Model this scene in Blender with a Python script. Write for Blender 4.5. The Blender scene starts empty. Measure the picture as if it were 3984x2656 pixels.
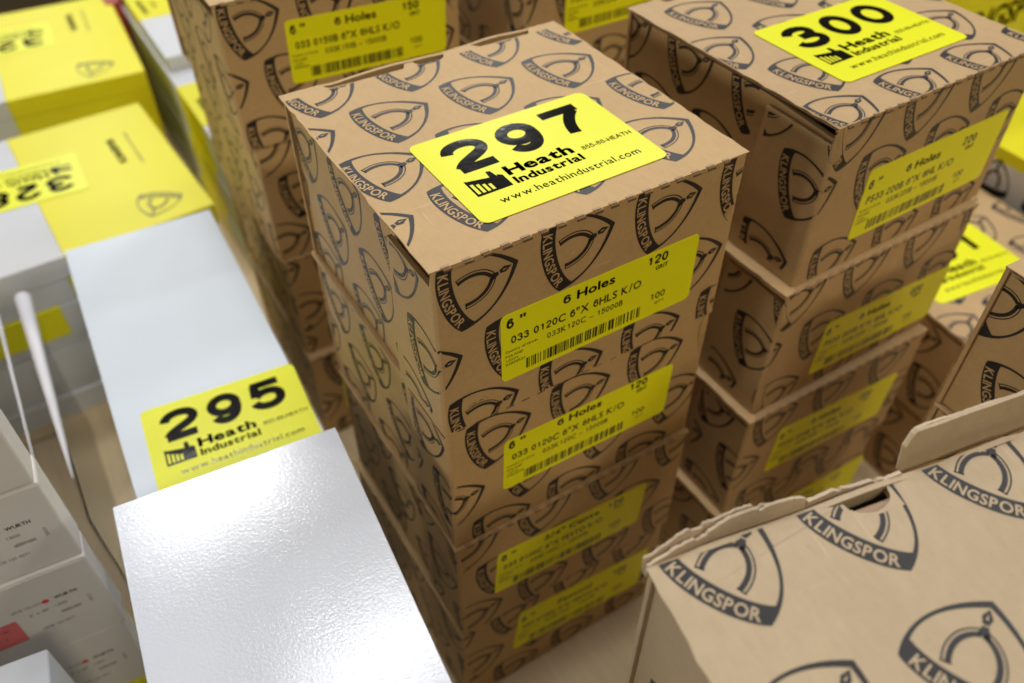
import bpy, bmesh, math, random
from mathutils import Vector, Matrix
random.seed(7)
sc = bpy.context.scene
COL = sc.collection
# ------------------------------------------------------------------ camera
TOP = 0.4063                       # top of the four-carton stack above the table
cd = bpy.data.cameras.new('camera'); cam = bpy.data.objects.new('camera', cd); COL.objects.link(cam)
R_ = Vector((0.851268, -0.524732, 0.0)); F_ = Vector((0.373738, 0.606385, -0.701867)); U_ = R_.cross(F_)
m = Matrix((R_, U_, -F_)).transposed().to_4x4(); m.translation = Vector((-0.108187, -0.235016, 0.214974 + TOP))
cam.matrix_world = m
cd.sensor_width = 36; cd.lens = 29.93; cd.clip_start = 0.01; cd.clip_end = 100
cd.dof.use_dof = True; cd.dof.focus_distance = 0.366; cd.dof.aperture_fstop = 6.6
sc.camera = cam
# ------------------------------------------------------------------ light: hall ceiling fixtures, dim walls
w = bpy.data.worlds.new('World'); sc.world = w; w.use_nodes = True
w.node_tree.nodes['Background'].inputs[0].default_value = (1.0, 0.70, 0.36, 1)
w.node_tree.nodes['Background'].inputs[1].default_value = 0.045
def ceiling_lamp(x, y, p=20.0, sx=0.6, sy=0.30, z=3.0, warm=False):
    l = bpy.data.lights.new('ceiling_fixture', 'AREA'); l.shape = 'RECTANGLE'; l.size = sx; l.size_y = sy
    l.energy = p; l.color = (1.0, 0.885, 0.67) if warm else (0.985, 0.99, 1.0)
    o = bpy.data.objects.new('ceiling_fixture', l); o.location = (x, y, z); COL.objects.link(o)
for yy, p in ((-2.6, 34), (0.0, 12.5), (1.25, 14.5), (2.35, 23), (4.4, 32), (6.4, 32)):
    for xx, k in ((-2.2, .13), (0.1, 1.0), (2.4, 1.3)):
        ceiling_lamp(xx + (0.16 if yy == 1.25 else -.15 if yy == 2.35 else .15 if (yy == 4.4 and xx > 2) else .1 if yy < 0 else 0), yy, p * k, warm=yy < 0)
# added wide fill light far to the left, brightens the cartons' left faces
l = bpy.data.lights.new('added_side_fill', 'AREA'); l.shape = 'RECTANGLE'; l.size = 2.4; l.size_y = 1.1; l.energy = 85; l.color = (1.0, 0.92, 0.74)
o = bpy.data.objects.new('added_side_fill', l); o.location = (-6.0, 0.6, 1.55); o.rotation_euler = (math.radians(90), 0, math.radians(-90)); COL.objects.link(o)
sc.view_settings.view_transform = 'Standard'; sc.view_settings.look = 'None'
sc.view_settings.exposure = 0.0; sc.view_settings.gamma = 1.0

# ------------------------------------------------------------------ materials
def new_mat(name):
    mt = bpy.data.materials.new(name); mt.use_nodes = True
    nt = mt.node_tree; b = nt.nodes['Principled BSDF']
    return mt, nt, b
def nd(nt, t, **k):
    n = nt.nodes.new(t)
    for a, v in k.items(): setattr(n, a, v)
    return n
def noise(nt, scale, detail=4, rough=.6, stretch=None):
    tc = nd(nt, 'ShaderNodeTexCoord'); mp = nd(nt, 'ShaderNodeMapping')
    oi = nd(nt, 'ShaderNodeObjectInfo')
    ad = nd(nt, 'ShaderNodeVectorMath', operation='ADD')
    ml = nd(nt, 'ShaderNodeMath', operation='MULTIPLY'); ml.inputs[1].default_value = 7.3
    nt.links.new(oi.outputs['Random'], ml.inputs[0])
    nt.links.new(tc.outputs['Object'], ad.inputs[0]); nt.links.new(ml.outputs[0], ad.inputs[1])
    nt.links.new(ad.outputs[0], mp.inputs['Vector'])
    if stretch: mp.inputs['Scale'].default_value = stretch
    n = nd(nt, 'ShaderNodeTexNoise'); n.inputs['Scale'].default_value = scale
    n.inputs['Detail'].default_value = detail; n.inputs['Roughness'].default_value = rough
    nt.links.new(mp.outputs[0], n.inputs['Vector'])
    return n
def ramp(nt, src, stops):
    r = nd(nt, 'ShaderNodeValToRGB'); els = r.color_ramp.elements
    while len(els) < len(stops): els.new(0.5)
    for e, (p, c) in zip(els, stops):
        e.position = p; e.color = c if len(c) == 4 else (*c, 1)
    nt.links.new(src, r.inputs[0]); return r
def mix(nt, fac, a, b, mode='MIX'):
    n = nd(nt, 'ShaderNodeMix', data_type='RGBA', blend_type=mode)
    for i, v in ((0, fac), (6, a), (7, b)):
        if hasattr(v, 'is_output'): nt.links.new(v, n.inputs[i])
        elif i == 0: n.inputs[0].default_value = v
        else: n.inputs[i].default_value = (*v, 1)
    return n.outputs[2]
def bump(nt, b, src, strength, dist):
    n = nd(nt, 'ShaderNodeBump'); n.inputs['Strength'].default_value = strength; n.inputs['Distance'].default_value = dist
    nt.links.new(src, n.inputs['Height'])
    prev = b.inputs['Normal'].links
    if prev: nt.links.new(prev[0].from_socket, n.inputs['Normal'])
    nt.links.new(n.outputs[0], b.inputs['Normal'])

def cardboard(name, col, var=.05, rough=.55, spec=.36):
    mt, nt, b = new_mat(name)
    big = noise(nt, 22, 3); fine = noise(nt, 900, 3, .7); fib = noise(nt, 340, 4, .6, (1, .4, 1))
    spk = noise(nt, 1500, 1, .4)
    d = tuple(x * (1 - var) for x in col); l = tuple(min(1, x * (1 + var)) for x in col)
    c1 = ramp(nt, big.outputs[0], ((.3, d), (.7, l)))
    c2 = ramp(nt, fib.outputs[0], ((.3, (.95, .95, .95)), (.7, (1.04, 1.04, 1.04))))
    o = mix(nt, 1.0, c1.outputs[0], c2.outputs[0], 'MULTIPLY')
    s = ramp(nt, spk.outputs[0], ((.24, (.62, .58, .52)), (.31, (1, 1, 1))))
    o = mix(nt, .55, o, mix(nt, 1.0, o, s.outputs[0], 'MULTIPLY'))
    for st, sc_ in (((.12, 1.6, 2.2), 210), ((1.8, .14, 1.2), 190)):
        scf = noise(nt, sc_, 2, .5, st)
        sr = ramp(nt, scf.outputs[0], ((.70, (0, 0, 0)), (.76, (.30, .30, .30))))
        o = mix(nt, sr.outputs[0], o, tuple(min(1, x * 1.35 + .06) for x in col))
    nt.links.new(o, b.inputs['Base Color'])
    b.inputs['Roughness'].default_value = rough; b.inputs['Specular IOR Level'].default_value = spec
    bump(nt, b, fine.outputs[0], .25, .0004)
    bump(nt, b, big.outputs[0], .25, .004)
    return mt
def board(name, col, rough, spec=.5, orange=0.0, var=.03, coat=0.0):
    mt, nt, b = new_mat(name)
    big = noise(nt, 14, 3); fine = noise(nt, 1300, 2, .55)
    d = tuple(x * (1 - var) for x in col)
    c1 = ramp(nt, big.outputs[0], ((.35, d), (.65, col)))
    nt.links.new(c1.outputs[0], b.inputs['Base Color'])
    b.inputs['Roughness'].default_value = rough; b.inputs['Specular IOR Level'].default_value = spec
    if orange:
        mid = noise(nt, 620, 3, .6)
        bump(nt, b, mid.outputs[0], orange, .00035); bump(nt, b, fine.outputs[0], orange * .6, .00012)
    if coat:
        b.inputs['Coat Weight'].default_value = coat; b.inputs['Coat Roughness'].default_value = .06
    return mt
def ink(name, col, rough, wear=.0, spec=.5):
    mt, nt, b = new_mat(name)
    b.inputs['Base Color'].default_value = (*col, 1); b.inputs['Roughness'].default_value = rough
    b.inputs['Specular IOR Level'].default_value = spec
    if name.startswith('glossy'):
        wv = noise(nt, 90, 2); bump(nt, b, wv.outputs[0], .10, .0010)
    if wear:
        n = noise(nt, 1100, 4, .75); big = noise(nt, 60, 3)
        ad = nd(nt, 'ShaderNodeMath', operation='MULTIPLY_ADD'); ad.inputs[1].default_value = .55
        nt.links.new(big.outputs[0], ad.inputs[0]); nt.links.new(n.outputs[0], ad.inputs[2])
        r = ramp(nt, ad.outputs[0], ((.50, (1, 1, 1)), (.62, (0, 0, 0))))
        lo = ramp(nt, r.outputs[0], ((0, (1 - wear * .25,) * 3), (1, (1 - wear,) * 3)))
        nt.links.new(lo.outputs[0], b.inputs['Alpha'])
    return mt
CARD = (.58, .385, .178)
M = dict(
    card=cardboard('kraft_cardboard', CARD),
    card_b=cardboard('kraft_cardboard_rosy', (.535, .36, .18)),
    card_e=cardboard('kraft_cardboard_pale', (.53, .41, .265)),
    inner=cardboard('kraft_inside', (.40, .27, .165)),
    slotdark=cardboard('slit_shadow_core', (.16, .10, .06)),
    torn=cardboard('torn_liner', (.62, .49, .35), .2),
    ink=ink('flexo_ink', (.012, .013, .017), .42, .55),
    knock=cardboard('kraft_lettering', CARD),
    label=board('fluorescent_label', (.99, .99, .008), .45, .3, .05),
    sticker=board('fluorescent_sticker', (.90, .92, .010), .34, .32, .04),
    sink=ink('label_ink', (.008, .008, .008), .35),
    gink=ink('glossy_sticker_ink', (.006, .006, .006), .09),
    white=board('white_coated_board', (.70, .745, .845), .13, .5, .20),
    satin=board('white_satin_board', (.73, .82, .92), .40, .5, .06),
    dull=board('white_box_board', (.76, .74, .72), .5, .4, .05),
    greyb=board('grey_white_board', (.68, .70, .74), .55, .35, .05),
    yellow=board('yellow_coated_board', (.86, .80, .015), .38, .3, .05),
    ytext=ink('olive_print', (.22, .20, .02), .4),
    red=board('red_board', (.45, .05, .05), .4),
    redink=ink('red_print', (.75, .03, .02), .4),
    pink=board('pink_label', (.72, .16, .17), .5),
    greyink=ink('grey_print', (.08, .08, .08), .45),
    black=ink('black_card', (.01, .01, .01), .5),
)
# table: pale wood-grain board
mt, nt, b = new_mat('pale_table'); M['table'] = mt
g = noise(nt, 30, 6, .6, (6, .6, 1)); g2 = noise(nt, 5, 3)
c = ramp(nt, g.outputs[0], ((.3, (.68, .525, .31)), (.7, (.77, .61, .38))))
c2 = ramp(nt, g2.outputs[0], ((.3, (.92, .92, .92)), (.7, (1.04, 1.04, 1.04))))
nt.links.new(mix(nt, 1.0, c.outputs[0], c2.outputs[0], 'MULTIPLY'), b.inputs['Base Color'])
b.inputs['Roughness'].default_value = .5
# clear film; its rim is coloured white to stand for a reflection
mt, nt, b = new_mat('clear_plastic'); M['clear'] = mt
b.inputs['Base Color'].default_value = (.95, .95, .96, 1); b.inputs['Transmission Weight'].default_value = 1
b.inputs['Roughness'].default_value = .12; b.inputs['IOR'].default_value = 1.15; b.inputs['Specular IOR Level'].default_value = .5
M['rim'] = board('rim_painted_reflection', (.86, .86, .92), .25, .5)

# ------------------------------------------------------------------ object helpers
def link(name, me, mat=None, parent=None):
    o = bpy.data.objects.new(name, me); COL.objects.link(o)
    if mat is not None and me is not None and not me.materials: me.materials.append(mat)
    if parent is not None: o.parent = parent
    return o
def thing(name, label, cat, loc, rotz=0, group=None):
    o = bpy.data.objects.new(name, None); COL.objects.link(o); o.empty_display_size = .02
    o.location = loc; o.rotation_euler = (0, 0, rotz)
    tag(o, label, cat, group); return o
def tag(o, label, cat, group=None):
    o['label'] = label; o['category'] = cat
    if group: o['group'] = group
def mesh(name, vs, fs):
    me = bpy.data.meshes.new(name); me.from_pydata([tuple(v) for v in vs], [], fs); me.update(); return me
class Frame:
    def __init__(s, O, U, V): s.O = Vector(O); s.U = Vector(U).normalized(); s.V = Vector(V).normalized(); s.N = s.U.cross(s.V)
    def __call__(s, u, v, n=0.0): return s.O + s.U * u + s.V * v + s.N * n
def prism(name, outline, fr, t, n0=0.0):
    """polygon extruded from offset n0 down to n0-t along the frame's normal"""
    k = len(outline)
    vs = [fr(u, v, n0) for u, v in outline] + [fr(u, v, n0 - t) for u, v in outline]
    fs = [tuple(range(k)), tuple(range(2 * k - 1, k - 1, -1))]
    fs += [(i, k + i, k + (i + 1) % k, (i + 1) % k) for i in range(k)]
    return mesh(name, vs, fs)
def box_mesh(name, x0, y0, z0, x1, y1, z1, bev=.0):
    bm = bmesh.new(); bmesh.ops.create_cube(bm, size=1)
    for v in bm.verts:
        v.co = Vector(((x0 + x1) / 2 + v.co.x * (x1 - x0), (y0 + y1) / 2 + v.co.y * (y1 - y0), (z0 + z1) / 2 + v.co.z * (z1 - z0)))
    if bev: bmesh.ops.bevel(bm, geom=bm.edges[:], offset=bev, segments=2, profile=.5, affect='EDGES')
    me = bpy.data.meshes.new(name); bm.to_mesh(me); bm.free(); return me
def rrect(w, h, r, n=4, x=0, y=0):
    pts = []
    for cx, cy, a in ((w - r, r, -90), (w - r, h - r, 0), (r, h - r, 90), (r, r, 180)):
        for i in range(n + 1):
            t = math.radians(a + 90 * i / n); pts.append((x + cx + r * math.cos(t), y + cy + r * math.sin(t)))
    return pts
def rough_line(p, q, n, amp, rnd):
    """points from p to q (q left out), nibbled by amp across the line"""
    dx, dy = q[0] - p[0], q[1] - p[1]; L = math.hypot(dx, dy) or 1
    out = [p]
    for i in range(1, n):
        t = i / n; e = rnd.uniform(-amp, amp)
        out.append((p[0] + dx * t - dy / L * e, p[1] + dy * t + dx / L * e))
    return out

# ------------------------------------------------------------------ 2-D print (triangle soups)
_tc = {}
def text_tris(s, bold=0.0, spacing=1.0, res=3):
    key = (s, bold, spacing, res)
    if key not in _tc:
        cu = bpy.data.curves.new('t', 'FONT'); cu.body = s; cu.size = 1; cu.offset = bold; cu.space_character = spacing
        cu.resolution_u = res; cu.fill_mode = 'FRONT'
        ob = bpy.data.objects.new('t', cu); COL.objects.link(ob)
        dg = bpy.context.evaluated_depsgraph_get()
        me = bpy.data.meshes.new_from_object(ob.evaluated_get(dg)); me.calc_loop_triangles()
        P = [(v.co.x, v.co.y) for v in me.vertices]
        T = [tuple(P[i] for i in t.vertices) for t in me.loop_triangles]
        xs = [p[0] for p in P]; ys = [p[1] for p in P]
        bb = (min(xs), min(ys), max(xs), max(ys)) if P else (0, 0, 1, 1)
        bpy.data.objects.remove(ob); bpy.data.curves.remove(cu); bpy.data.meshes.remove(me)
        _tc[key] = (T, bb)
    return _tc[key]
def ell(cx, cy, rx, ry, n=20): return [(cx + rx * math.sin(2 * math.pi * i / n), cy + ry * math.cos(2 * math.pi * i / n)) for i in range(n + 1)]
def bez(p0, p1, p2, p3, n):
    o = []
    for i in range(n + 1):
        t = i / n; a = (1 - t) ** 3; b = 3 * t * (1 - t) ** 2; c = 3 * t * t * (1 - t); d = t ** 3
        o.append((a * p0[0] + b * p1[0] + c * p2[0] + d * p3[0], a * p0[1] + b * p1[1] + c * p2[1] + d * p3[1]))
    return o
_six = [bez((.93, .80), (.80, 1.10), (.0, 1.16), (0, .40), 12), ell(.5, .335, .5, .335)]
DIG = {'0': [ell(.5, .5, .5, .5, 24)], '1': [[(.18, .76), (.62, .97)], [(.62, 1.0), (.62, 0)]],
       '2': [bez((0, .70), (.02, 1.10), (1, 1.10), (1, .71), 12) + bez((1, .71), (1, .42), (.22, .36), (.02, .03), 10)[1:], [(-.04, 0), (1, 0)]],
       '3': [bez((.03, .76), (.1, 1.08), (.95, 1.08), (.93, .75), 10) + bez((.93, .75), (.92, .55), (.6, .53), (.36, .53), 6)[1:], bez((.36, .53), (.75, .53), (1, .46), (1, .27), 6) + bez((1, .27), (1, -.1), (.05, -.1), (0, .25), 10)[1:]],
       '4': [[(.76, 0), (.76, 1.0)], [(.76, 1.0), (0, .27)], [(-.03, .27), (1.03, .27)]],
       '5': [[(1.06, 1), (.02, 1)], [(.15, 1.03), (.08, .48)], bez((.08, .48), (.3, .72), (1, .72), (1, .33), 10) + bez((1, .33), (1, -.11), (.08, -.1), (0, .24), 10)[1:]],
       '6': _six, '7': [[(-.06, 1), (1.16, 1)], bez((.97, .90), (.62, .64), (.42, .32), (.38, -.04), 10)],
       '8': [ell(.5, .765, .44, .235), ell(.5, .27, .5, .27)], '9': [[(1 - x, 1 - y) for x, y in q] for q in _six]}
def digit_tris(d, x0, y0, x1, y1, wt):
    """heavy grotesque figure drawn with strokes of weight wt inside the box"""
    w, h = x1 - x0 - wt, y1 - y0 - wt
    T = []
    for q in DIG[d]: T += stroke([(x0 + wt / 2 + px * w, y0 + wt / 2 + py * h) for px, py in q], wt)
    return T
def compose(s, bold, gap):
    T, x = [], 0.0; cap = text_tris('H')[1][3]
    wt = .085 + 2.2 * bold
    for ch in s:
        if ch == ' ': x += .30 + gap; continue
        if ch in DIG:
            T += digit_tris(ch, x, 0, x + .46, cap, wt * .95); x += .46 + .07 + gap; continue
        b0 = min(bold, .02); G, bb = text_tris(ch, b0); ex = max(0, bold - .02)
        for dx, dy in ([(0, 0)] if ex < .002 else [(-ex, 0), (ex, 0), (0, ex), (0, -ex)]):
            T += [tuple((p[0] - bb[0] + x + dx, p[1] + dy) for p in t) for t in G]
        x += bb[2] - bb[0] + .075 + gap
    return T
def text_fit(s, x0, y0, x1, y1, bold=.0, spacing=1.0, shear=0.0, res=3):
    """text scaled so that its ink fills the box x0..x1, y0..y1"""
    key = ('c', s, bold, spacing)
    if key not in _tc:
        T = compose(s, bold, (spacing - 1) * .4)
        xs = [p[0] for t in T for p in t]; ys = [p[1] for t in T for p in t]
        _tc[key] = (T, (min(xs), min(ys), max(xs), max(ys)))
    T, bb = _tc[key]
    sx = (x1 - x0) / (bb[2] - bb[0]); sy = (y1 - y0) / (bb[3] - bb[1])
    return [tuple((x0 + (p[0] - bb[0]) * sx + shear * (p[1] - bb[1]) * sy, y0 + (p[1] - bb[1]) * sy) for p in t) for t in T]
def quad(a, b, c, d): return [(a, b, c), (a, c, d)]
def strip(lo, hi):
    out = []
    for i in range(len(lo) - 1): out += quad(lo[i], lo[i + 1], hi[i + 1], hi[i])
    return out
def stroke(pts, wf):
    n = len(pts); lo, hi = [], []
    for i, (x, y) in enumerate(pts):
        a = pts[max(0, i - 1)]; b = pts[min(n - 1, i + 1)]
        if i in (0, n - 1) and n > 4 and math.hypot(pts[0][0] - pts[-1][0], pts[0][1] - pts[-1][1]) < 1e-9: a, b = pts[-2], pts[1]
        dx, dy = b[0] - a[0], b[1] - a[1]; L = math.hypot(dx, dy) or 1
        wd = (wf(i / (n - 1)) if callable(wf) else wf) / 2
        lo.append((x + dy / L * wd, y - dx / L * wd)); hi.append((x - dy / L * wd, y + dx / L * wd))
    return strip(lo, hi)
def make_logo():
    """shield with lettered band, arch and spear; unit: metres, base chord centre at origin, point up"""
    inkT, kn = [], []
    k = 1e-3
    S = lambda pts: [(x * k, y * k) for x, y in pts]
    # band: lower arc and upper arc
    lo = S(bez((-19.7, .2), (-10.5, -6.0), (10.5, -6.0), (19.7, .2), 16))
    hi = S(bez((-18.2, 7.2), (-10, 1.9), (10, 1.9), (18.2, 7.2), 16))
    inkT += strip(lo, hi)
    # rim: right and left
    for sg in (1, -1):
        ou = bez((19.7, .2), (21.6, 12.5), (14.5, 25.5), (0, 34.4), 14)
        inn = bez((18.2, 7.2), (18.0, 15.5), (12.5, 24.5), (0, 31.7), 14)
        ou = S([(sg * x, y) for x, y in ou]); inn = S([(sg * x, y) for x, y in inn])
        t = strip(ou, inn)
        inkT += t if sg < 0 else [tuple(reversed(q)) for q in t]
    # lettering knocked out of the band
    T = text_fit('KLINGSPOR', -15.8, -2.45, 15.8, 2.45, .02, 1.05)
    def bend(p):
        u, v = p; tt = u / 18.6
        y = -1.05 + 3.6 * tt * tt; sl = 7.2 * tt / 18.6; L = math.hypot(1, sl)
        return ((u - v * sl / L) * k, (y + v / L) * k)
    kn += [tuple(bend(p) for p in t) for t in T]
    # arch: heavy and fine line per leg
    legL = bez((-7.3, 5.8), (-9.0, 13.6), (-5.6, 19.4), (-.7, 21.4), 12)
    legR = bez((7.3, 5.8), (9.0, 13.6), (5.6, 19.4), (.7, 21.4), 12)
    off = lambda pts, d: [(x + d * n[0], y + d * n[1]) for (x, y), n in zip(pts, nrm(pts))]
    def nrm(pts):
        o = []
        for i in range(len(pts)):
            a = pts[max(0, i - 1)]; b = pts[min(len(pts) - 1, i + 1)]; dx, dy = b[0] - a[0], b[1] - a[1]; L = math.hypot(dx, dy)
            o.append((dy / L, -dx / L))
        return o
    inkT += stroke(S(off(legL, .65)), .0018); inkT += stroke(S(off(legL, -1.25)), .0006)
    inkT += stroke(S(off(legR, -.65)), .0019); inkT += stroke(S(off(legR, 1.30)), .0006)
    for sg in (-1, 1):
        inkT += stroke(S([(sg * 5.6, 6.3), (sg * 9.0, 5.7)]), .0006)
    inkT += [tuple(S(t)) for t in (((-1.6, 20.9), (2.6, 19.9), (1.15, 24.3)), ((-1.6, 20.9), (1.15, 24.3), (-.75, 24.3)))]
    sp = S([(0, 31.0), (-1.75, 27.6), (-.95, 24.9), (.95, 24.9), (1.75, 27.6)])
    inkT += [(sp[0], sp[1], sp[4]), (sp[1], sp[2], sp[3]), (sp[1], sp[3], sp[4])]
    kn += [tuple(S(t)) for t in (((-.5, 26.6), (.35, 26.6), (.05, 29.0)),)]
    return inkT, kn
LOGO = make_logo()
LC = .0145                       # height of the logo centre above its chord
def place(tris, x, y, rot, s=1.0):
    c, n = math.cos(rot) * s, math.sin(rot) * s
    return [tuple((x + c * p[0] - n * p[1], y + n * p[0] + c * p[1]) for p in t) for t in tris]
def clip(tris, x0, y0, x1, y1):
    out = []
    for t in tris:
        xs = [p[0] for p in t]; ys = [p[1] for p in t]
        if min(xs) >= x0 and max(xs) <= x1 and min(ys) >= y0 and max(ys) <= y1: out.append(t); continue
        if max(xs) <= x0 or min(xs) >= x1 or max(ys) <= y0 or min(ys) >= y1: continue
        poly = list(t)
        for ax, lim, sg in ((0, x0, 1), (0, x1, -1), (1, y0, 1), (1, y1, -1)):
            res = []
            for i in range(len(poly)):
                a, b = poly[i], poly[(i + 1) % len(poly)]
                da, db = (a[ax] - lim) * sg, (b[ax] - lim) * sg
                if da >= 0: res.append(a)
                if da * db < 0:
                    f = da / (da - db); res.append((a[0] + (b[0] - a[0]) * f, a[1] + (b[1] - a[1]) * f))
            poly = res
            if len(poly) < 3: break
        for i in range(1, len(poly) - 1): out.append((poly[0], poly[i], poly[i + 1]))
    return out
def soup_mesh(name, parts, mats):
    """parts: list of (tris, map(u,v,n)->3-D, height, material index)"""
    vs, fs, mi = [], [], []
    for tris, fn, h, k in parts:
        for t in tris:
            i = len(vs); vs += [fn(p[0], p[1], h) for p in t]; fs.append((i, i + 1, i + 2)); mi.append(k)
    me = mesh(name, vs, fs)
    for q in mats: me.materials.append(q)
    me.polygons.foreach_set('material_index', mi); me.update()
    return me
def sheet(rows, pitch, rot, lo=-.08, hi=.26, size=1.0, jig=0.0):
    """all logos of a printed sheet: rows of (v, u0)"""
    I, K = [], []
    rnd = random.Random(3)
    a = rot - math.pi / 2
    for v, u0 in rows:
        u = u0 - math.ceil((u0 - lo) / pitch) * pitch
        while u < hi:
            ru = u + rnd.uniform(-jig, jig); rv = v + rnd.uniform(-jig, jig)
            # shift so that (ru, rv) is the shield's middle
            cx, cy = ru - math.cos(rot) * LC * size, rv - math.sin(rot) * LC * size
            I += place(LOGO[0], cx, cy, a, size); K += place(LOGO[1], cx, cy, a, size)
            u += pitch
    return I, K
def print_on(name, sh, rects, fn, inkm, knm, h=.00012):
    parts = []
    for r in rects:
        parts.append((clip(sh[0], *r), fn, h, 0)); parts.append((clip(sh[1], *r), fn, h * 2, 1))
    return soup_mesh(name, parts, [inkm, knm])

# ------------------------------------------------------------------ labels and stickers
def barcode(x0, y0, x1, y1, seed):
    rnd = random.Random(seed); x = x0; out = []
    u = (x1 - x0) / 150
    while x < x1 - 3 * u:
        wd = rnd.choice((1, 1, 2, 3)) * u
        out += quad((x, y0), (x + wd, y0), (x + wd, y1), (x, y1)); x += wd + rnd.choice((1, 1, 1, 2, 3)) * u
    return out
def label_art(size_s, head, line1, line2, grit, seed, W=.113, H=.043):
    T = []
    sx, sy = W / .113, H / .043
    def t(s, x0, y0, x1, y1, b=.02, sp=1.0, sh=0.0): T.extend(text_fit(s, x0 * sx, y0 * sy, x1 * sx, y1 * sy, b, sp, sh))
    t(size_s[0], .0030, .0335, .0068, .0395, .03); t(size_s[1], .0100, .0372, .0132, .0395, .02)
    t(head, .0335, .0337, .0335 + .0042 * len(head), .0392, .028)
    t(line1, .0052, .0233, .0795, .0285, .022, 1.05)
    t(line2, .0250, .0165, .0690, .0203, .012, 1.1)
    t(grit, .0825, .0345, .0945, .0402, .028); t('GRIT', .0875, .0302, .0952, .0329, .03)
    t('100', .0870, .0105, .0960, .0148, .014); t('QTY', .0900, .0065, .0960, .0085, .012)
    t('Country of Origin', .0022, .0180, .0195, .0200, .02); t('POLAND', .0022, .0152, .0118, .0168, .01)
    t('12224', .0022, .0126, .0090, .0141, .005); t('03829534', .0022, .0102, .0128, .0117, .01)
    T += barcode(.0135 * sx, .0030 * sy, .0820 * sx, .0098 * sy, seed)
    return T
def add_label(parent, fr, u, v, art, W=.113, H=.043, rot=0.0, n=.0003):
    ca, sa = math.cos(rot), math.sin(rot)
    f2 = Frame(fr(u, v), fr.U * ca + fr.V * sa, fr.V * ca - fr.U * sa)
    o = link('product_label', prism('product_label', rrect(W, H, .003, 3), f2, .0002, n), M['label'], parent)
    link('label_lettering', soup_mesh('label_lettering', [(art, f2, n + .00008, 0)], [M['sink']]), None, o)
    return o
def factory(x, y, s):
    """black saw-tooth factory mark with four cut-out bars"""
    P = lambda pts: [(x + a * s, y + b * s) for a, b in pts]
    T = []
    a = P([(0, 0), (.40, .0), (.40, .80), (.08, .98), (0, 1.0)])
    T += quad(*P([(0, 0), (.08, 0), (.08, .98), (0, 1.0)]))
    for i in range(4):
        x0 = .08 + i * .19; top = .74 - i * .085
        T += quad(*P([(x0, 0), (x0 + .19, 0), (x0 + .19, .12), (x0, .12)]))
        T += quad(*P([(x0, top), (x0 + .19, top), (x0 + .19, .98 - (x0 + .19) * .22), (x0, .98 - x0 * .22)]))
        T += quad(*P([(x0 + .12, .12), (x0 + .19, .12), (x0 + .19, top), (x0 + .12, top)]))
    T += quad(*P([(.84, 0), (1.36, 0), (1.36, .68), (.84, .80)]))
    T += quad(*P([(.90, .78), (1.16, .72), (1.10, 1.12), (.94, 1.15)]))
    T += quad(*P([(1.16, .70), (1.36, .68), (1.36, .70), (1.20, .82)]))
    return T
def sticker_art(num):
    T = []
    T += factory(.0082, .0183, .0132)
    T += text_fit('Heath', .0285, .0252, .0645, .0328, .036); T += text_fit('Industrial', .0285, .0180, .0655, .0236, .032, 1.03)
    T += text_fit('855-88-HEATH', .0690, .0247, .0972, .0278, .004, 1.05)
    T += text_fit('www.heathindustrial.com', .0148, .0088, .0905, .0133, .004, 1.12)
    return T
def add_sticker(parent, fr, u, v, num, rot=0.0, n=.0003, inkm='gink'):
    ca, sa = math.cos(rot), math.sin(rot)
    f2 = Frame(fr(u, v), fr.U * ca + fr.V * sa, fr.V * ca - fr.U * sa)
    o = link('lot_sticker', prism('lot_sticker', rrect(.1, .0705, .0042, 5), f2, .0002, n), M['sticker'], parent)
    parts = [(sticker_art(num), f2, n + .00008, 0)]
    for d, (x0, x1) in zip(num, ((.0098, .0335), (.0392, .0605), (.0655, .0885))):
        wt = .0060
        for k, q in enumerate(DIG[d]):
            parts.append((stroke([(x0 + wt / 2 + px * (x1 - x0 - wt), .0370 + wt / 2 + py * (.026 - wt)) for px, py in q], wt), f2, n + .00008 + .00003 * k, 0))
    link('sticker_lettering', soup_mesh('sticker_lettering', parts, [M[inkm]]), None, o)
    return o

# ------------------------------------------------------------------ the setting
tbl = link('table', box_mesh('table', -1.0, -.55, -.03, 1.35, 1.35, 0, .002), M['table']); tbl['kind'] = 'structure'

# ------------------------------------------------------------------ die-cut cartons
CW = CD = .165
T3 = .0028
def wrap_fn(W, r=.0014, proud=.0012):
    """maps sheet u,v onto the front panel wrapped round both corners; n is height above it"""
    q = r * math.pi / 2
    def fn(u, v, n):
        if u < 0 + r - q / 2 and u > -10:
            s = (r - q / 2 + q / 2) - u            # distance past corner start
            s = r - u
            if s < q:
                a = s / r
                return Vector((r - (r + n) * math.sin(a), r - (r + n) * math.cos(a), v)) - Vector((proud * a / (math.pi / 2), 0, 0))
            return Vector((-n - proud, r + (s - q), v))
        if u > W - r:
            s = u - (W - r)
            if s < q:
                a = s / r
                return Vector((W - r + (r + n) * math.sin(a), r - (r + n) * math.cos(a), v)) + Vector((proud * a / (math.pi / 2), 0, 0))
            return Vector((W + n + proud, r + (s - q), v))
        return Vector((u, -n, v))
    return fn
ROWS_TOP = [(.155, .0183), (.1145, .0405), (.0735, .0165), (.0335, .0415)]
ROWS_FRONT = [(-.0155, .0205), (-.057, -.008), (-.0965, .0215)]
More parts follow.
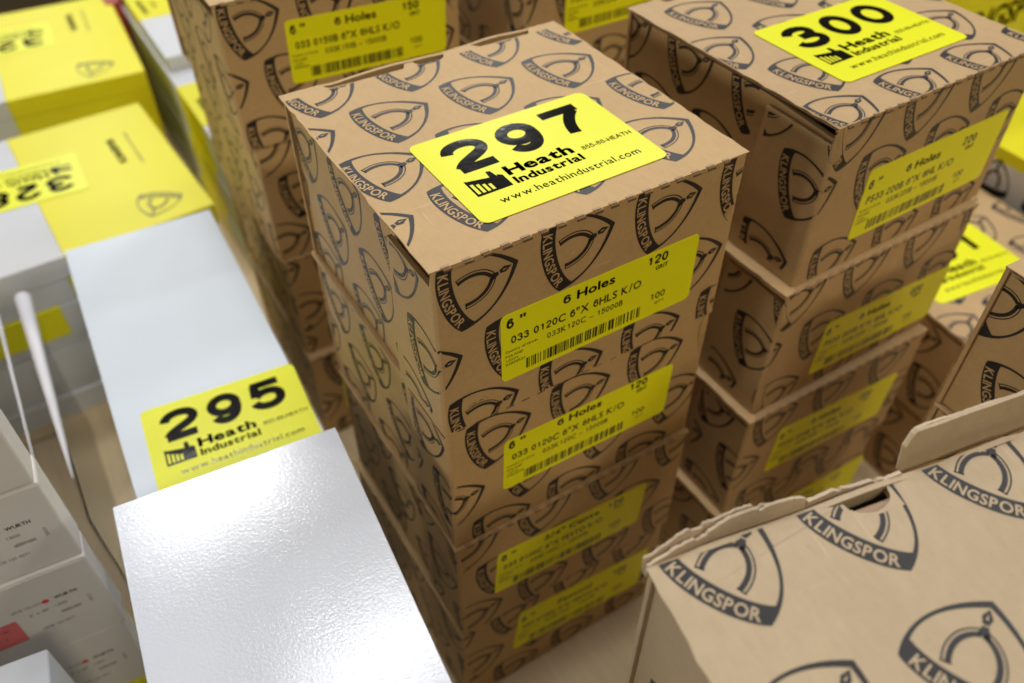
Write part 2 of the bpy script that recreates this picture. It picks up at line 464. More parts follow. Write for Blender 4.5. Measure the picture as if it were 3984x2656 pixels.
def carton_meshes(kind, H, mat, rot_front, rows_front, rows_top, rot_top, left_rot, left_rows, pitch=.0502, f=.040, notched=True, open_gap=.006, seed=1, detail=False, lip=0.0, topprint=True, slot=.0062, drop=.0062, rise=.0012, over=.0016):
    """all part meshes of one kind of carton in carton-local space (front at y=0)"""
    rnd = random.Random(seed); W, D = CW, CD
    q = {}
    wf = wrap_fn(W)
    # front panel with flaps folded round the corners
    us = [-f, -f * .5, -.004, -.0012, -.0002, .0006, .0014] + [W * i / 8 for i in range(1, 8)] + [W - .0014, W - .0006, W + .0002, W + .0012, W + .004, W + f * .5, W + f]
    vs, fs = [], []
    for i, u in enumerate(us):
        onflap = u < -.0008 or u > W + .0008
        dist = max(0, -u, u - W)
        zt = H - (drop - .03 * dist + rnd.uniform(0, .0006) if onflap else .0004)
        cut = .010 if dist > f * .9 else 0
        for n in (0, -.0024):
            vs.append(wf(u + (math.copysign(.006, u) if cut else 0), .0003, n)); vs.append(wf(u, zt, n))
    m_ = len(us)
    for i in range(m_ - 1):
        a, b = 4 * i, 4 * (i + 1)
        fs += [(a, b, b + 1, a + 1), (a + 2, a + 3, b + 3, b + 2), (a + 1, b + 1, b + 3, a + 3), (a, a + 2, b + 2, b)]
    fs += [(0, 1, 3, 2), (4 * m_ - 4, 4 * m_ - 2, 4 * m_ - 1, 4 * m_ - 3)]
    q['front_panel'] = mesh('front_panel', vs, fs)
    # side panels: top edge sags towards the front corner so that a dark gap opens under the lid
    extra = .0014 if detail else 0.0
    def side_outline(flip):
        top = []
        n = 16
        for i in range(n + 1):
            t = i / n                      # 0 back .. 1 front
            sag = T3 + .0006 + extra + open_gap * max(0, (t - .55) / .45) ** 1.5 + rnd.uniform(-.0003, .0003)
            top.append((t * (D - .0035), H - sag))
        pts = [(0.0025, .0003), (D - .0035, .0003)] + list(reversed(top[1:])) + [(0.0025, H - T3 - .0006)]
        if flip: pts = [(D - u, v) for u, v in reversed(pts)]
        return pts
    ins = .0024 if detail else .0012
    frL = Frame((ins, D, 0), (0, -1, 0), (0, 0, 1)); frR = Frame((W - ins, 0, 0), (0, 1, 0), (0, 0, 1))
    q['side_l'] = prism('side_panel', side_outline(False), frL, T3)
    q['side_r'] = prism('side_panel', side_outline(True), frR, T3)
    frB = Frame((W, D, 0), (-1, 0, 0), (0, 0, 1))
    back = [(.0005, .0003), (W - .0005, .0003)] + [(W - .0005 - (W - .001) * i / 18, H - .0006 + rise * (.5 + .5 * math.sin(i * .9 + seed)) * (1 if 1 < i < 17 else 0) + rnd.uniform(-.0003, .0003)) for i in range(19)]
    q['back'] = prism('back_panel', back, frB, .0022)
    q['base'] = box_mesh('base_panel', .004, .004, .0006, W - .004, D - .004, .003)
    # lid with tuck slots and finger notch along the back edge
    e = .0005
    ln = []
    ln += rough_line((-over, 0), (W + over, 0), 20, .00015, rnd)
    ln += rough_line((W + over, 0), (W + over, D - .001), 26, e, rnd)
    if notched:
        s1, s2 = (W * .66, W * .88), (W * .12, W * .40)
        ln += [(W + over, D - .0003)] + rough_line((W - .001, D - .0003), (s1[1], D - .0005), 5, .0003, rnd)
        ln += rough_line((s1[1], D - slot - .0006), (s1[0], D - slot), 8, .0003, rnd)
        ln += [(s1[0], D - .0008)] + rough_line((s1[0] - .001, D - .0012), (W * .555, D - .002), 3, .0003, rnd)
        for i in range(9):
            a = math.radians(180 * i / 8); ln.append((W * .5 + math.cos(a) * .0095, D - .0025 - math.sin(a) * .0072 + rnd.uniform(-.0003, .0003)))
        ln += rough_line((W * .445, D - .0028), (s2[1], D - .002), 3, .0005, rnd)
        ln += rough_line((s2[1], D - slot - .0010), (s2[0], D - slot - .0004), 10, .0003, rnd)
        ln += [(s2[0], D - .0008)] + rough_line((s2[0] - .001, D - .0003), (-over, D - .0003), 4, .0003, rnd)
    else:
        ln += rough_line((W + over, D - .0003), (-over, D - .0003), 20, .0003, rnd)
    ln += rough_line((-over, D - .0005), (-over, 0.0003), 30, e, rnd)
    frT = Frame((0, 0, H), (1, 0, 0), (0, 1, lip / D))
    q['frT'] = frT
    if detail:
        q['lid'] = prism('lid', ln, frT, .0006)
        lo = [(max(.0004, min(W - .0004, u)), v) for u, v in ln]
        q['lid_liner'] = prism('lid_liner', lo, frT, .0005, -.0023)
        # corrugated medium between the liners, open at both sides
        vv, ff = [], []
        n = 90
        for i in range(n + 1):
            y = .002 + (D - .008) * i / n; zz = -.00145 + .0008 * math.sin(i * math.pi / 2 * 1.0 + .3) * (1 if i % 2 == 0 else .2)
            vv += [frT(.0006, y, zz), frT(W - .0006, y, zz)]
        for i in range(n): ff.append((2 * i, 2 * i + 1, 2 * i + 3, 2 * i + 2))
        q['flute'] = mesh('corrugated_medium', vv, ff)
    else:
        q['lid'] = prism('lid', ln, frT, T3)
    # slits of the perforated crease: lifted lip and dark slot
    vv, ff = [], []
    def addbox(x0, y0, z0, x1, y1, z1, tilt=0.0):
        i = len(vv)
        for x in (x0, x1):
            for y in (y0, y1):
                for z in (z0, z1): vv.append(Vector((x, y, z + tilt * (x - x0))))
        ff.extend([(i, i + 1, i + 3, i + 2), (i + 4, i + 6, i + 7, i + 5), (i, i + 4, i + 5, i + 1), (i + 2, i + 3, i + 7, i + 6), (i + 1, i + 5, i + 7, i + 3), (i, i + 2, i + 6, i + 4)])
    nslot = 17; mi = []
    for i in range(nslot):
        x = .005 + i * (W - .010) / nslot + rnd.uniform(-.0004, .0004); L = .0042 + rnd.uniform(-.0004, .0004)
        k0 = len(ff)
        addbox(x, -.0004, H - .0012, x + L, .0006, H - .0004 + rnd.uniform(0, .0003), rnd.uniform(-.06, .06)); mi += [0] * (len(ff) - k0)
        k0 = len(ff)
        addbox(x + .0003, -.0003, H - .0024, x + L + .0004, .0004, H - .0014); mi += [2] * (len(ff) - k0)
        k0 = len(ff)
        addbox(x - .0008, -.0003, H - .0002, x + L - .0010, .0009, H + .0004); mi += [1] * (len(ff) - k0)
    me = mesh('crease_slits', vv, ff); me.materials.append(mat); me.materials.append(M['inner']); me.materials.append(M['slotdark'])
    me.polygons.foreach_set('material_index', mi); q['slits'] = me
    # prints
    sh = sheet([(v + H, u) for v, u in rows_front], pitch, rot_front)
    q['p_front'] = print_on('printed_pattern', sh, [(-f + .002, .006, -.0012, H - drop - .0006), (-.0012, .0006, W + .0012, H - .0006), (W + .0012, .006, W + f - .002, H - drop - .0006)], wf, M['ink'], mat)
    shl = sheet(left_rows, .0535, left_rot)
    lim = D - f - .0105
    q['p_left'] = print_on('printed_pattern', shl, [(.001, .001, lim, H - T3 - .002)], frL, M['ink'], mat)
    q['p_right'] = print_on('printed_pattern', shl, [(f + .0105, .001, D - .001, H - T3 - .002)], frR, M['ink'], mat)
    if topprint:
        st = sheet(rows_top, pitch, rot_top)
        rc = [(-over + .0009, .0008, W + over - .0009, D - slot - .0014)] if slot > .002 else [(-over + .0009, .0008, W * .435, D - .0011), (W * .435, .0008, W * .565, D - .0108), (W * .565, .0008, W + over - .0009, D - .0011)]
        q['p_top'] = print_on('printed_pattern', st, rc, frT, M['ink'], mat)
    q['H'] = H; q['mat'] = mat
    return q
def build_carton(q, label, x, y, z, yaw, group, top=True):
    t = thing('shipping_carton', label, 'carton', (x, y, z), yaw, group)
    fp = link('front_panel', q['front_panel'], q['mat'], t); link('printed_pattern', q['p_front'], None, fp)
    s = link('side_panel', q['side_l'], q['mat'], t); link('printed_pattern', q['p_left'], None, s)
    s = link('side_panel', q['side_r'], q['mat'], t); link('printed_pattern', q['p_right'], None, s)
    link('back_panel', q['back'], q['mat'], t); link('base_panel', q['base'], M['inner'], t)
    l = link('lid', q['lid'], q['mat'], t)
    if 'flute' in q:
        link('lower_liner', q['lid_liner'], M['inner'], l); link('corrugated_medium', q['flute'], M['inner'], l)
    if top and 'p_top' in q: link('printed_pattern', q['p_top'], None, l)
    cs = link('crease_slits', q['slits'], None, t); cs['kind'] = 'stuff'
    return t
r15 = math.radians(14)
LROWS = [(.043, .044), (.081, .018), (.006, .025), (.119, .044)]
HA = .1012
QA0 = carton_meshes('A', HA, M['card'], r15, ROWS_FRONT, ROWS_TOP, math.radians(12), math.radians(33), LROWS, detail=True, seed=2, drop=.0085, open_gap=.009)
QA = [carton_meshes('A%d' % i, HA, M['card'], r15, [(v + dv, u + du) for v, u in ROWS_FRONT + [(.026, .045)]], ROWS_TOP, r15, math.radians(33), [(v + dv, u + du) for v, u in LROWS], seed=10 + i, topprint=False, open_gap=g)
      for i, (dv, du, g) in enumerate(((-.004, .008, .012), (.012, -.012, .006), (.004, .02, .003)))]
QB0 = carton_meshes('B', HA, M['card_b'], math.radians(17), [(-.004, .014), (-.040, .045), (-.094, .028)], [(.1345, .033), (.0925, .0095), (.0495, .033), (.0095, .015)], math.radians(20), math.radians(22), [(.05, .03), (.09, .055), (.008, .06)], pitch=.054, f=.046, detail=True, seed=4, open_gap=.004, drop=.0105)
QB = [carton_meshes('B%d' % i, HA, M['card_b'], math.radians(17), [(-.004 + dv, .014 + du), (-.045 + dv, .045 + du), (-.09 + dv, .02 + du)], [], 0, math.radians(22), [(.05, .03 + du), (.09, .055), (.008, .06)], pitch=.054, f=.046, seed=20 + i, topprint=False, open_gap=.005)
      for i, (dv, du) in enumerate(((-.003, -.002), (-.008, .01)))]
zz = [.3050, .2035, .1020, .0005]
# --- centre stack (lot 297)
gA = 'brown cartons in the centre stack'
a0 = build_carton(QA0, 'brown printed carton with yellow lot 297 sticker, top of the centre stack', 0, 0, zz[0], 0, gA)
frT = QA0['frT']; FRONT = Frame((0, 0, 0), (1, 0, 0), (0, 0, 1))
add_sticker(a0, frT, .0325, .0155, '297', math.radians(.6), n=.0005)
AL = (('6', '"'), '6 Holes', '033 0120C 6"X 6HLS K/O', '033K120C – 15000B', '120')
add_label(a0, FRONT, .0310, HA - .0815, label_art(*AL, 5), .1135, .0425, math.radians(.6))
rs = random.Random(9); sm = []
for k in range(46):
    x = .012 + abs(rs.gauss(0, .45)) * .016; y = .0135 + (x - .012) * .12 + rs.gauss(0, .0007); l = rs.uniform(.0005, .0022); h = rs.uniform(.0001, .0003)
    sm.append(((x, y), (x + l, y + rs.uniform(-.0002, .0003)), (x + l * .5, y + h)))
link('ink_smudge', soup_mesh('ink_smudge', [(sm, FRONT, .00012, 0)], [M['ink']]), None, a0)
a1 = build_carton(QA[0], 'brown carton second from the top of the centre stack, yellow 120 grit label', .0018, .0015, zz[1], math.radians(.4), gA)
add_label(a1, FRONT, .0300, HA - .0690, label_art(*AL, 6), .1130, .0410, math.radians(-1.4))
a2 = build_carton(QA[1], 'brown carton third from the top of the centre stack, label reading 3/4" Cente', .0010, 0, zz[2], math.radians(-.3), gA)
add_label(a2, FRONT, .0225, HA - .0690, label_art(('6', '"'), '3/4" Cente', '033 0120C 6"X FESTO K/O', '033K120C – 15000B', '120', 7), .1130, .0430, math.radians(-4))
a3 = build_carton(QA[2], 'brown carton at the bottom of the centre stack, standing on the table', .0005, .002, zz[3], math.radians(.3), gA)
add_label(a3, FRONT, .0380, HA - .0640, label_art(('6', '"'), 'Festool', '033 0120C 6"X FESTO K/O', '033K120C – 15000B', '120', 8), .1140, .0480, math.radians(-7))
# --- right stack (lot 300)
gB = 'brown cartons in the right stack'
BL = (('6', '"'), '6 Holes', 'PS33 220B 6"X 6HL K/O', '033K220B – 15000B', '220')
b0 = build_carton(QB0, 'brown logo-printed carton with yellow lot 300 sticker on its lid, top of the right stack', .219, -.008, zz[0], math.radians(1.2), gB)
add_sticker(b0, QB0['frT'], .036, .029, '300', math.radians(-.3), n=.0005)
add_label(b0, FRONT, .0365, HA - .0840, label_art(*BL, 11), .1200, .0470, math.radians(0), )
for i, (x, y, lu, lv, lr, nm) in enumerate(((.2115, -.012, .045, .0905, -2.5, 'second'), (.2055, -.017, .030, .0730, -4, 'third'), (.2005, -.017, .046, .080, -3, 'lowest'))):
    o = build_carton(QB[i % 2], 'brown carton with yellow label, %s from the top of the right stack' % nm if nm != 'lowest' else 'brown carton with yellow label, lowest of the right stack', x, y, zz[i + 1], math.radians((.4, -.5, .2)[i]), gB)
    add_label(o, FRONT, lu, HA - lv, label_art(*BL, 12 + i), .1200, .0460, math.radians(lr))
# --- rear stack (150 grit) and the stack right of it
gC = 'brown cartons in the rear stacks'
CL = (('6', '"'), '6 Holes', '033 0150B 6"X 6HLS K/O', '033K150B – 15000B', '150')
for i, (x, y, nm) in enumerate(((.004, .290, 'top'), (.009, .294, 'second from the top'), (.012, .292, 'third from the top'), (.012, .284, 'bottom'))):
    o = build_carton(QA[i % 3] if i else QA0, 'brown carton, %s of the rear stack directly behind the centre stack' % nm if i else 'brown carton with large yellow 150 grit label, top of the rear left stack', x, y, zz[i], math.radians(-.8), gC)
    if i == 0: add_label(o, FRONT, .0395, HA - .062, label_art(*CL, 21), .1150, .0430, math.radians(-2))
    elif i == 3: add_label(o, FRONT, .022, HA - .075, label_art(*CL, 22), .1130, .0430)
for i, nm in enumerate(('top', 'second from the top', 'third from the top', 'bottom')):
    o = build_carton(QB[i % 2] if i else QB0, 'shaded brown carton, %s of the far stack behind lot 300' % nm, .212 + .002 * i, .266, zz[i], math.radians(-.3), gC)
    add_label(o, FRONT, .034, HA - .068 if i == 0 else HA - .08, label_art(*BL, 25 + i), .1180, .0430)
# ------------------------------------------------------------------ near right stack: pale, scuffed, back edge torn open
HE = .0935
QE0 = carton_meshes('E', HE, M['card_e'], math.radians(38), [(-.02, .02), (-.072, .045)], [(.157, .0256), (.1033, .0255), (.050, .0255), (-.003, .0255)], math.radians(35), math.radians(30), [(.022, .034)], pitch=.0527, detail=True, seed=31, open_gap=.012, slot=.0006)
QE = carton_meshes('E1', HE, M['card_b'], math.radians(20), [(-.02, .02), (-.065, .045)], [(.145, .03), (.10, .055), (.055, .03), (.01, .055)], math.radians(18), math.radians(28), [(.074, .006), (.030, .034)], pitch=.054, seed=33, detail=True, open_gap=.004)
gE = 'brown cartons in the near right stacks'
yE = math.radians(-10.5); vE = Vector((-math.sin(yE), math.cos(yE), 0)); flE = Vector((.0064, -.1342, 0)) - vE * CD
ze = [.2820, .1880, .0942, .0004]
e0 = build_carton(QE0, 'pale brown carton with torn back edge and big printed shields at lower right', flE.x, flE.y, ze[0], yE, gE)
# torn parts along its back edge
rnd = random.Random(5)
def torn_strip(x0, x1, y0, hgt, tk, lean, n, wob):
    vs, fs = [], []; n *= 2; ph = [rnd.uniform(0, 6.28) for _ in range(4)]
    for i in range(n + 1):
        t = i / n; x = x0 + (x1 - x0) * t
        h = hgt(t) + wob * (.9 * math.sin(5.3 * t + ph[0]) + .6 * math.sin(17 * t + ph[1]) + .35 * rnd.uniform(-1, 1) - (1.6 if wob > .0004 and (.30 < t < .37 or .71 < t < .74) else 0)); y = y0 + .0010 * math.sin(t * 4.1 + ph[2]) * (1 if wob > .0003 else 0)
        vs += [(x, y, HE - .006), (x, y + lean * h, HE + h), (x, y + tk + lean * h, HE + h - rnd.uniform(0, wob)), (x, y + tk, HE - .006)]
    for i in range(n):
        a, b = 4 * i, 4 * i + 4
        fs += [(a, b, b + 1, a + 1), (a + 1, b + 1, b + 2, a + 2), (a + 2, b + 2, b + 3, a + 3), (a + 3, b + 3, b, a)]
    fs += [(0, 1, 2, 3), (4 * n + 3, 4 * n + 2, 4 * n + 1, 4 * n)]
    return mesh('torn_edge', vs, fs)
for x0, x1, y0, hf, tk, ln_, n_, wb in ((-.001, .061, CD + .0002, lambda t: .0012 + .0034 * math.sin(t * 2.6) , .0011, .5, 26, .0005),
                                (-.001, .060, CD + .0017, lambda t: .0008 + .0036 * math.sin(t * 2.4 + .2), .0009, .7, 26, .0006),
                                (.062, .100, CD + .0006, lambda t: .0004 + .0012 * math.sin(t * 3), .0014, .3, 16, .0005)):
    link('torn_edge', torn_strip(x0, x1, y0, hf, tk, ln_, n_, wb), M['torn'], e0)
tf = link('tuck_flap', torn_strip(.1045, .170, CD + .0035, lambda t: min(.0115, .0065 + .08 * t), .0014, .35, 20, .00015), M['card_e'], e0)
link('tuck_flap_liner', torn_strip(.1052, .170, CD + .0053, lambda t: min(.0108, .0058 + .08 * t), .0010, .35, 20, .0003), M['torn'], tf)
for i, nm in enumerate(('second', 'third', 'fourth')):
    build_carton(QE, 'brown carton %s from the top of the nearest right stack, under the torn carton' % nm, flE.x + .002 * i, flE.y + .001, ze[i + 1], yE + .01 * i, gE, top=False)
yF = math.radians(-3); vF = Vector((-math.sin(yF), math.cos(yF), 0)); flF = Vector((.240, -.098, 0)) - vF * CD
for i, nm in enumerate(('top', 'second', 'third', 'bottom')):
    build_carton(QE, 'carton at the right edge, %s of the stack behind the torn carton' % nm, flF.x, flF.y, ze[i] - .002 * (i == 0) * 0, yF, gE, top=(i == 0))
# low stack right of the lot 300 stack, with a lot sticker on its lid
QK = carton_meshes('K', .0898, M['card_b'], math.radians(17), [(-.02, .02), (-.062, .045)], [(.14, .033), (.098, .0095), (.055, .035), (.012, .010)], math.radians(20), math.radians(22), [(.03, .03), (.07, .055)], pitch=.054, seed=41)
k0 = build_carton(QK, 'brown carton with yellow lot sticker, low stack right of the lot 300 stack', .412, -.030, .0904, math.radians(-5), 'cartons in the low right stack')
add_sticker(k0, QK['frT'], .014, .038, '301', math.radians(-2), n=.0005)
build_carton(QK, 'brown carton under the one with the lot sticker, right of the lot 300 stack', .414, -.028, .0004, math.radians(-4), 'cartons in the low right stack', top=False)

# ------------------------------------------------------------------ plain boxes
def plain_box(name, label, cat, x, y, z, w, d, h, yaw, mat, group=None, bev=.0007, lidgap=True):
    """folding box: tray with a tuck lid panel lying on it; origin at the front left corner"""
    t = thing(name, label, cat, (x, y, z), yaw, group)
    link('body', box_mesh('body', 0, 0, 0, w, d, h - .0007, bev), mat, t)
    if lidgap: link('lid', box_mesh('lid', .0004, .0004, h - .0007, w - .0004, d - .0002, h, .00025), mat, t)
    return t
def stack_white(prefix, names, x, y, w, d, h, yaw, mats, group):
    out = []
    n = len(names)
    for i, nm in enumerate(names):
        out.append(plain_box('white_box', nm, 'box', x - .0012 * i, y, (n - 1 - i) * h + .0003, w, d, h - .0004, yaw, mats[min(i, len(mats) - 1)], group))
    return out
gw = 'plain white boxes left of the centre stack'
g = stack_white('G', ['long plain white box with yellow lot 295 sticker on its top', 'long white box directly under the lot 295 box', 'long white box at the bottom under the lot 295 box'], -.1446, .092, .1140, .300, .0688, math.radians(-2.5), [M['satin']], gw)
add_sticker(g[0], Frame((0, 0, .0684), (1, 0, 0), (0, 1, 0)), .0125, .0314, '295', math.radians(-2.6), n=.0003)
yH = math.radians(-5); vH = Vector((-math.sin(yH), math.cos(yH), 0)); LH = .262
flH = Vector((-.1486, .0674, 0)) - vH * LH
hs = stack_white('H', ['glossy blank white box in the near foreground, hiding part of the lot 295 sticker', 'white box directly under the glossy blank foreground box', 'lowest white box under the glossy foreground box'], flH.x, flH.y, .1125, LH, .0921, yH, [M['white'], M['satin']], gw)

# printed spare-part boxes at the lower left
def art(lines):
    T = []
    for s, x0, y0, x1, y1, b in lines: T += text_fit(s, x0, y0, x1, y1, b)
    return T
gW = 'small white boxes with printed labels in the lower left stack'
def printed_box(label, z, h, mat, art_on, pink=False, dy=0.0, dx=0.0):
    w, d = .21, .020; yaw = math.radians(-4)
    ux = Vector((math.cos(yaw), math.sin(yaw), 0)); o = Vector((-.1765 + dx, .100 + dy, 0)) - ux * w
    t = plain_box('printed_white_box', label, 'box', o.x, o.y, z, w, d, h - .0005, yaw, mat, gW, .0012)
    if art_on:
        fr = Frame((0, 0, 0), (1, 0, 0), (0, 0, 1)); X = w; Z = h
        A = art([('WURTH', X - .0245, Z - .0265, X - .0125, Z - .0238, .03), ('1.0000', X - .0265, Z - .0335, X - .0200, Z - .0312, .0), ('00580010000', X - .0255, Z - .0410, X - .0150, Z - .0385, .01),
                 ('0578 120 070', X - .0465, Z - .0262, X - .0315, Z - .0240, .0), ('2" x 36"', X - .0400, Z - .0340, X - .0295, Z - .0315, .0),
                 ('0578 120 0571', X - .0385, Z - .0500, X - .0215, Z - .0478, .0), ('00', X - .0575, Z - .0290, X - .0545, Z - .0265, .0)])
        side = [tuple((X - .0100 + p[1], Z - .0335 - p[0]) for p in q) for q in text_fit('07205', 0, 0, .007, .0016, .0)]
        link('printed_text', soup_mesh('printed_text', [(A + side, fr, .00012, 0)], [M['greyink']]), None, t)
        hexa = [(X - .0290 + .0021 * math.cos(a) * (1.15 if i % 2 else .9), Z - .0252 + .0018 * math.sin(a)) for i, a in enumerate([math.radians(30 + 60 * k) for k in range(6)])]
        link('red_emblem', prism('red_emblem', hexa, fr, .0001, .00015), M['redink'], t)
        if pink:
            pl = link('pink_label', prism('pink_label', rrect(.032, .021, .0006, 2, X - .0790, Z - .0530), fr, .0001, .00018), M['pink'], t)
            link('printed_text', soup_mesh('printed_text', [(art([('Bestell-Nr', X - .076, Z - .0390, X - .052, Z - .0365, .0), ('00571', X - .074, Z - .0465, X - .056, Z - .0440, .0)]), fr, .0003, 0)], [M['greyink']]), None, pl)
    return t
printed_box('grey-white box at the left edge, top of the printed box stack', .2757, .078, M['dull'], False, dy=.003, dx=-.001)
printed_box('white box with red emblem and black lettering, second in the lower left stack', .2112, .0645, M['dull'], True, dy=.0025)
printed_box('white box with pink label and red emblem, third in the lower left stack', .1385, .0727, M['dull'], True, True)
printed_box('white box with red emblem, lowest printed one in the lower left stack', .0690, .0695, M['dull'], True, dy=.001, dx=-.003)
plain_box('yellow_box', 'plain yellow box at the bottom of the lower left stack', 'box', -.3870, .1152, .0003, .21, .020, .0685, math.radians(-4), M['yellow'], None, .001)
yQ = math.radians(-7)
for i, nm in enumerate(('bright white box corner at the bottom left of the picture', 'white box underneath the bright corner box at bottom left')):
    vQ = Vector((-math.sin(yQ), math.cos(yQ), 0)); uQ = Vector((math.cos(yQ), math.sin(yQ), 0)); o = Vector((-.205, .058, 0)) - uQ * .15 - vQ * .115
    plain_box('white_box', nm, 'box', o.x, o.y, .1033 * (1 - i) + .0003, .15, .115, .1029, yQ, M['white'], gw)

# clear plastic tray behind the printed boxes
cb = thing('clear_tray', 'clear plastic tray with curled rim coloured as a white reflection beside the lot 295 box', 'tray', (-.30, .170, 0))
tw, td, th = .1235, .250, .156
for n_, a in (('wall', (0, 0, .0015, .0012, td, th)), ('wall', (tw - .0012, 0, .0015, tw, td, th)), ('wall', (.0012, td - .0012, .0015, tw - .0012, td, th)), ('tray_floor', (0, 0, .0003, tw, td, .0015))):
    link(n_, box_mesh(n_, *a), M['clear'], cb)
def tube(name, pts, rad, n=10):
    vs, fs = [], []
    for i, (p, r) in enumerate(zip(pts, rad)):
        a = Vector(pts[max(0, i - 1)]); b = Vector(pts[min(len(pts) - 1, i + 1)]); d = (b - a).normalized()
        s = d.cross(Vector((0, 0, 1))).normalized(); u = s.cross(d)
        vs += [Vector(p) + s * (r * math.cos(2 * math.pi * k / n)) + u * (r * math.sin(2 * math.pi * k / n)) for k in range(n)]
    for i in range(len(pts) - 1):
        for k in range(n): fs.append((i * n + k, i * n + (k + 1) % n, (i + 1) * n + (k + 1) % n, (i + 1) * n + k))
    fs += [tuple(reversed(range(n))), tuple(range((len(pts) - 1) * n, len(pts) * n))]
    me = mesh(name, vs, fs)
    for p in me.polygons: p.use_smooth = True
    return me
link('rim', tube('rim', [(tw + .001 - .004 * (1 - t), td * t, th + .001) for t in (.16, .3, .5, .75, 1)], [.0006, .0020, .0034, .0048, .0062]), M['rim'], cb)  # taper follows the bright reflection painted onto the curled edge
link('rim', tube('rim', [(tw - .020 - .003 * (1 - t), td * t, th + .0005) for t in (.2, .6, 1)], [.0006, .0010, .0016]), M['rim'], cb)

# ------------------------------------------------------------------ yellow and white boxes at the back left
def band_box(label, x, y, z, w, d, h, split, yaw, group, arts=None, flip=False):
    """yellow box with a white end; origin front left, white from 0 to split"""
    t = thing('yellow_white_box', label, 'box', (x, y, z), yaw, group)
    ym, wm = (M['yellow'], M['greyb']) if not flip else (M['greyb'], M['yellow'])
    link('yellow_part' if not flip else 'white_part', box_mesh('body', split, 0, 0, w, d, h - .0004, .0007), ym, t)
    link('white_part' if not flip else 'yellow_part', box_mesh('body', 0, -.0001, 0, split - .0001, d, h - .0003, .0007), wm, t)
    if arts:
        fr = Frame((0, 0, h - .0004), (1, 0, 0), (0, 1, 0))
        link('printed_shield', soup_mesh('printed_shield', [(place(LOGO[0], *arts['logo']), fr, .0003, 0), (place(LOGO[1], *arts['logo']), fr, .0005, 1)], [M['ytext'], M['yellow']]), None, t)
        (tx, ty) = arts['word']
        wd = [tuple((tx - p[1], ty + p[0]) for p in q) for q in text_fit('KLINGSPOR', 0, 0, .050, .0075, .05)]
        wd = [tuple((tx + (tx - p[0]) * -1, p[1]) for p in q) for q in wd]
        ln = [tuple((tx + .0145 - p[1], ty - .01 + p[0]) for p in q) for q in text_fit('Schleiftechnologie', 0, 0, .066, .0045, .0)]
        link('printed_word', soup_mesh('printed_word', [(wd + ln, fr, .0003, 0)], [M['ytext']]), None, t)
    return t
gy = 'yellow and white boxes stacked at the back left'
hts = [.021, .025, .031, .013, .036, .020, .0245]
ztop = .171
nms = ['yellow box with white end and upside-down lot 328 sticker, top of its stack', 'flat yellow and white box second from the top below the lot 328 box', 'flat box third from the top below the lot 328 box', 'thin box fourth from the top below the lot 328 box', 'taller white box fifth from the top below the lot 328 box', 'flat box sixth from the top below the lot 328 box', 'box on the table at the bottom below the lot 328 box']
z = ztop
for i, (h, nm) in enumerate(zip(hts, nms)):
    z -= h
    o = band_box(nm, -.262 + (.0015, -.001, .002, -.002, .001, 0, .001)[i], .432 + (.0, .001, -.001, .004, .002, .006, .003)[i], max(z, .0003), .257, .222, h, (.126, .124, .105, .22, .21, .2, .12)[i], math.radians(3.0 - .3 * i), gy,
                 dict(logo=(.222, .042, math.radians(148)), word=(.214, .115)) if i == 0 else None, flip=(i in (2,)))
    if i == 0: add_sticker(o, Frame((0, 0, h - .0004), (1, 0, 0), (0, 1, 0)), .176, .160, '328', math.radians(176), n=.0006)
hts = [.0215, .0275, .03, .03, .03, .0315]
z = ztop
for i, h in enumerate(hts):
    z -= h
    o = band_box(('yellow box with white end and lot sticker in the far left corner' if i == 0 else 'yellow box %s in the far left stack behind the lot 328 stack' % ('second from the top', 'third from the top', 'fourth from the top', 'fifth from the top', 'at the bottom')[i - 1]),
                 -.247, .749, max(z, .0003), .2565, .235, h, .113, math.radians(-3.2), gy, dict(logo=(.212, .045, math.radians(160)), word=(.207, .145)) if i == 0 else None)
    if i == 0: add_sticker(o, Frame((0, 0, h - .0004), (1, 0, 0), (0, 1, 0)), .178, .185, '329', math.radians(180), n=.0006)
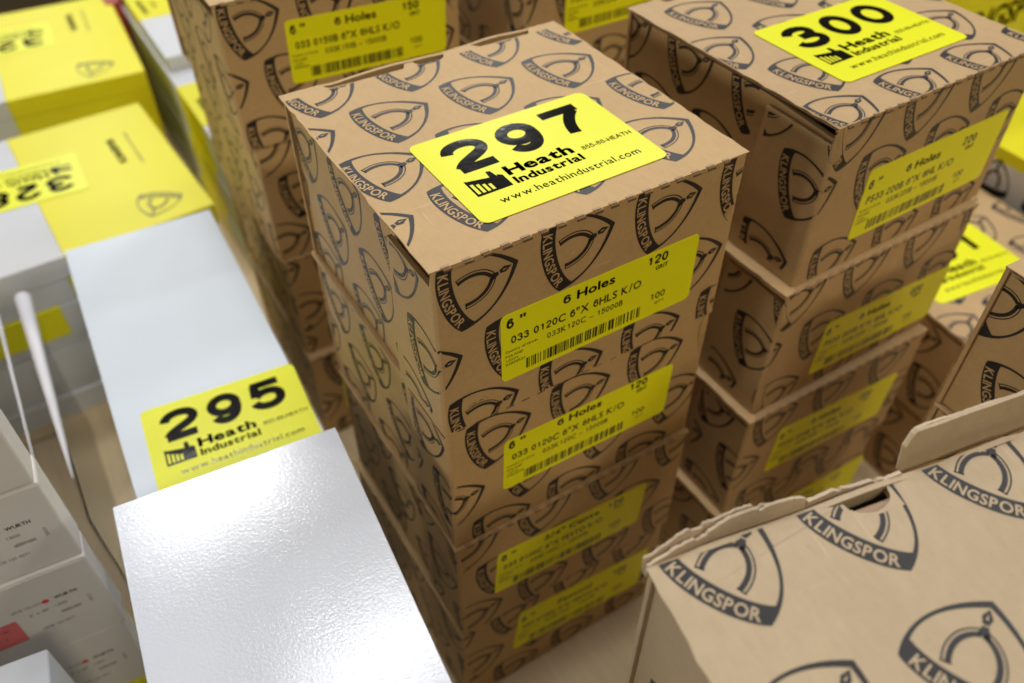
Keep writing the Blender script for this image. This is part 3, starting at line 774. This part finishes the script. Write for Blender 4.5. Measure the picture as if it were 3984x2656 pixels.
def cross_band_box(label, x, y, z, w, d, h, y0, y1, yaw):
    t = thing('white_box_with_yellow_band', label, 'box', (x, y, z), yaw, gy)
    if y0 > 0: link('white_part', box_mesh('white_part', 0, 0, 0, w, y0, h - .0004, .0007), M['greyb'], t)
    link('yellow_band', box_mesh('yellow_band', -.0002, y0 + .0001, 0, w + .0002, y1, h - .0002, .0007), M['yellow'], t)
    if y1 < d: link('white_part', box_mesh('white_part', 0, y1 + .0001, 0, w, d, h - .0004, .0007), M['greyb'], t)
    fr = Frame((0, 0, h), (1, 0, 0), (0, 1, 0))
    wd = [tuple((.016 - p[1], y0 + .015 + p[0]) for p in q) for q in text_fit('KLINGSPOR', 0, 0, .045, .006, .03)]
    wd += [tuple((.030 - p[1], y0 + .03 + p[0]) for p in q) for q in text_fit('PS 33', 0, 0, .020, .005, .03)]
    link('printed_word', soup_mesh('printed_word', [(wd, fr, .0002, 0)], [M['ytext']]), None, t)
    return t
cross_band_box('white box with yellow band, top of the narrow stack behind the rear cartons', .037, .752, .1545, .14, .26, .0165, .116, .215, 0)
for i, nm in enumerate(('second', 'third', 'fourth', 'fifth', 'lowest')):
    cross_band_box('white box with yellow band, %s of the narrow stack left of the rear cartons' % nm, .033 + .003 * (i % 2), .528 + .004 * i, .1545 - .0308 * (i + 1) + .0001, .14, .44 - .004 * i, .0307, .085, .185, math.radians(.5 * (i % 2)))
plain_box('red_box', 'small red box at the top edge between the yellow boxes', 'box', .013, .935, .0003, .018, .07, .172, 0, M['red'])

# ------------------------------------------------------------------ yellow boxes in the far right background
def yellow_far(label, x, y, w, d, h, yaw, words, band=None):
    t = thing('yellow_box', label, 'box', (x, y, .0003), yaw)
    link('body', box_mesh('body', 0, 0, 0, w, d, h, .001), M['yellow'], t)
    fr = Frame((0, 0, 0), (1, 0, 0), (0, 0, 1))
    link('printed_text', soup_mesh('printed_text', [(art(words), fr, .0002, 0)], [M['ytext']]), None, t)
    if band:
        frl = Frame((0, d, 0), (0, -1, 0), (0, 0, 1))
        bnd = link('grey_band', prism('grey_band', [(.002, band[0]), (d - .002, band[0]), (d - .002, band[1]), (.002, band[1])], frl, .0002, .0004), M['dull'], t)
        T = []
        for k in range(4): T += place(LOGO[0], .03 + .052 * k, (band[0] + band[1]) / 2 - .008, 0, .9)
        link('printed_shield', soup_mesh('printed_shield', [(T, frl, .0006, 0)], [M['black']]), None, bnd)
    return t
yellow_far('tall yellow box with faint dark lettering in the top right corner', .585, .205, .30, .2, .335, 0, [('KLINGSPOR', .05, .255, .22, .280, .03), ('PS 33', .09, .215, .17, .238, .03)])
yellow_far('yellow box with grey band and dark shield print at the right edge', .604, -.07, .2, .245, .214, math.radians(-1), [('KLINGSPOR', .03, .12, .17, .14, .02)], (.160, .202))
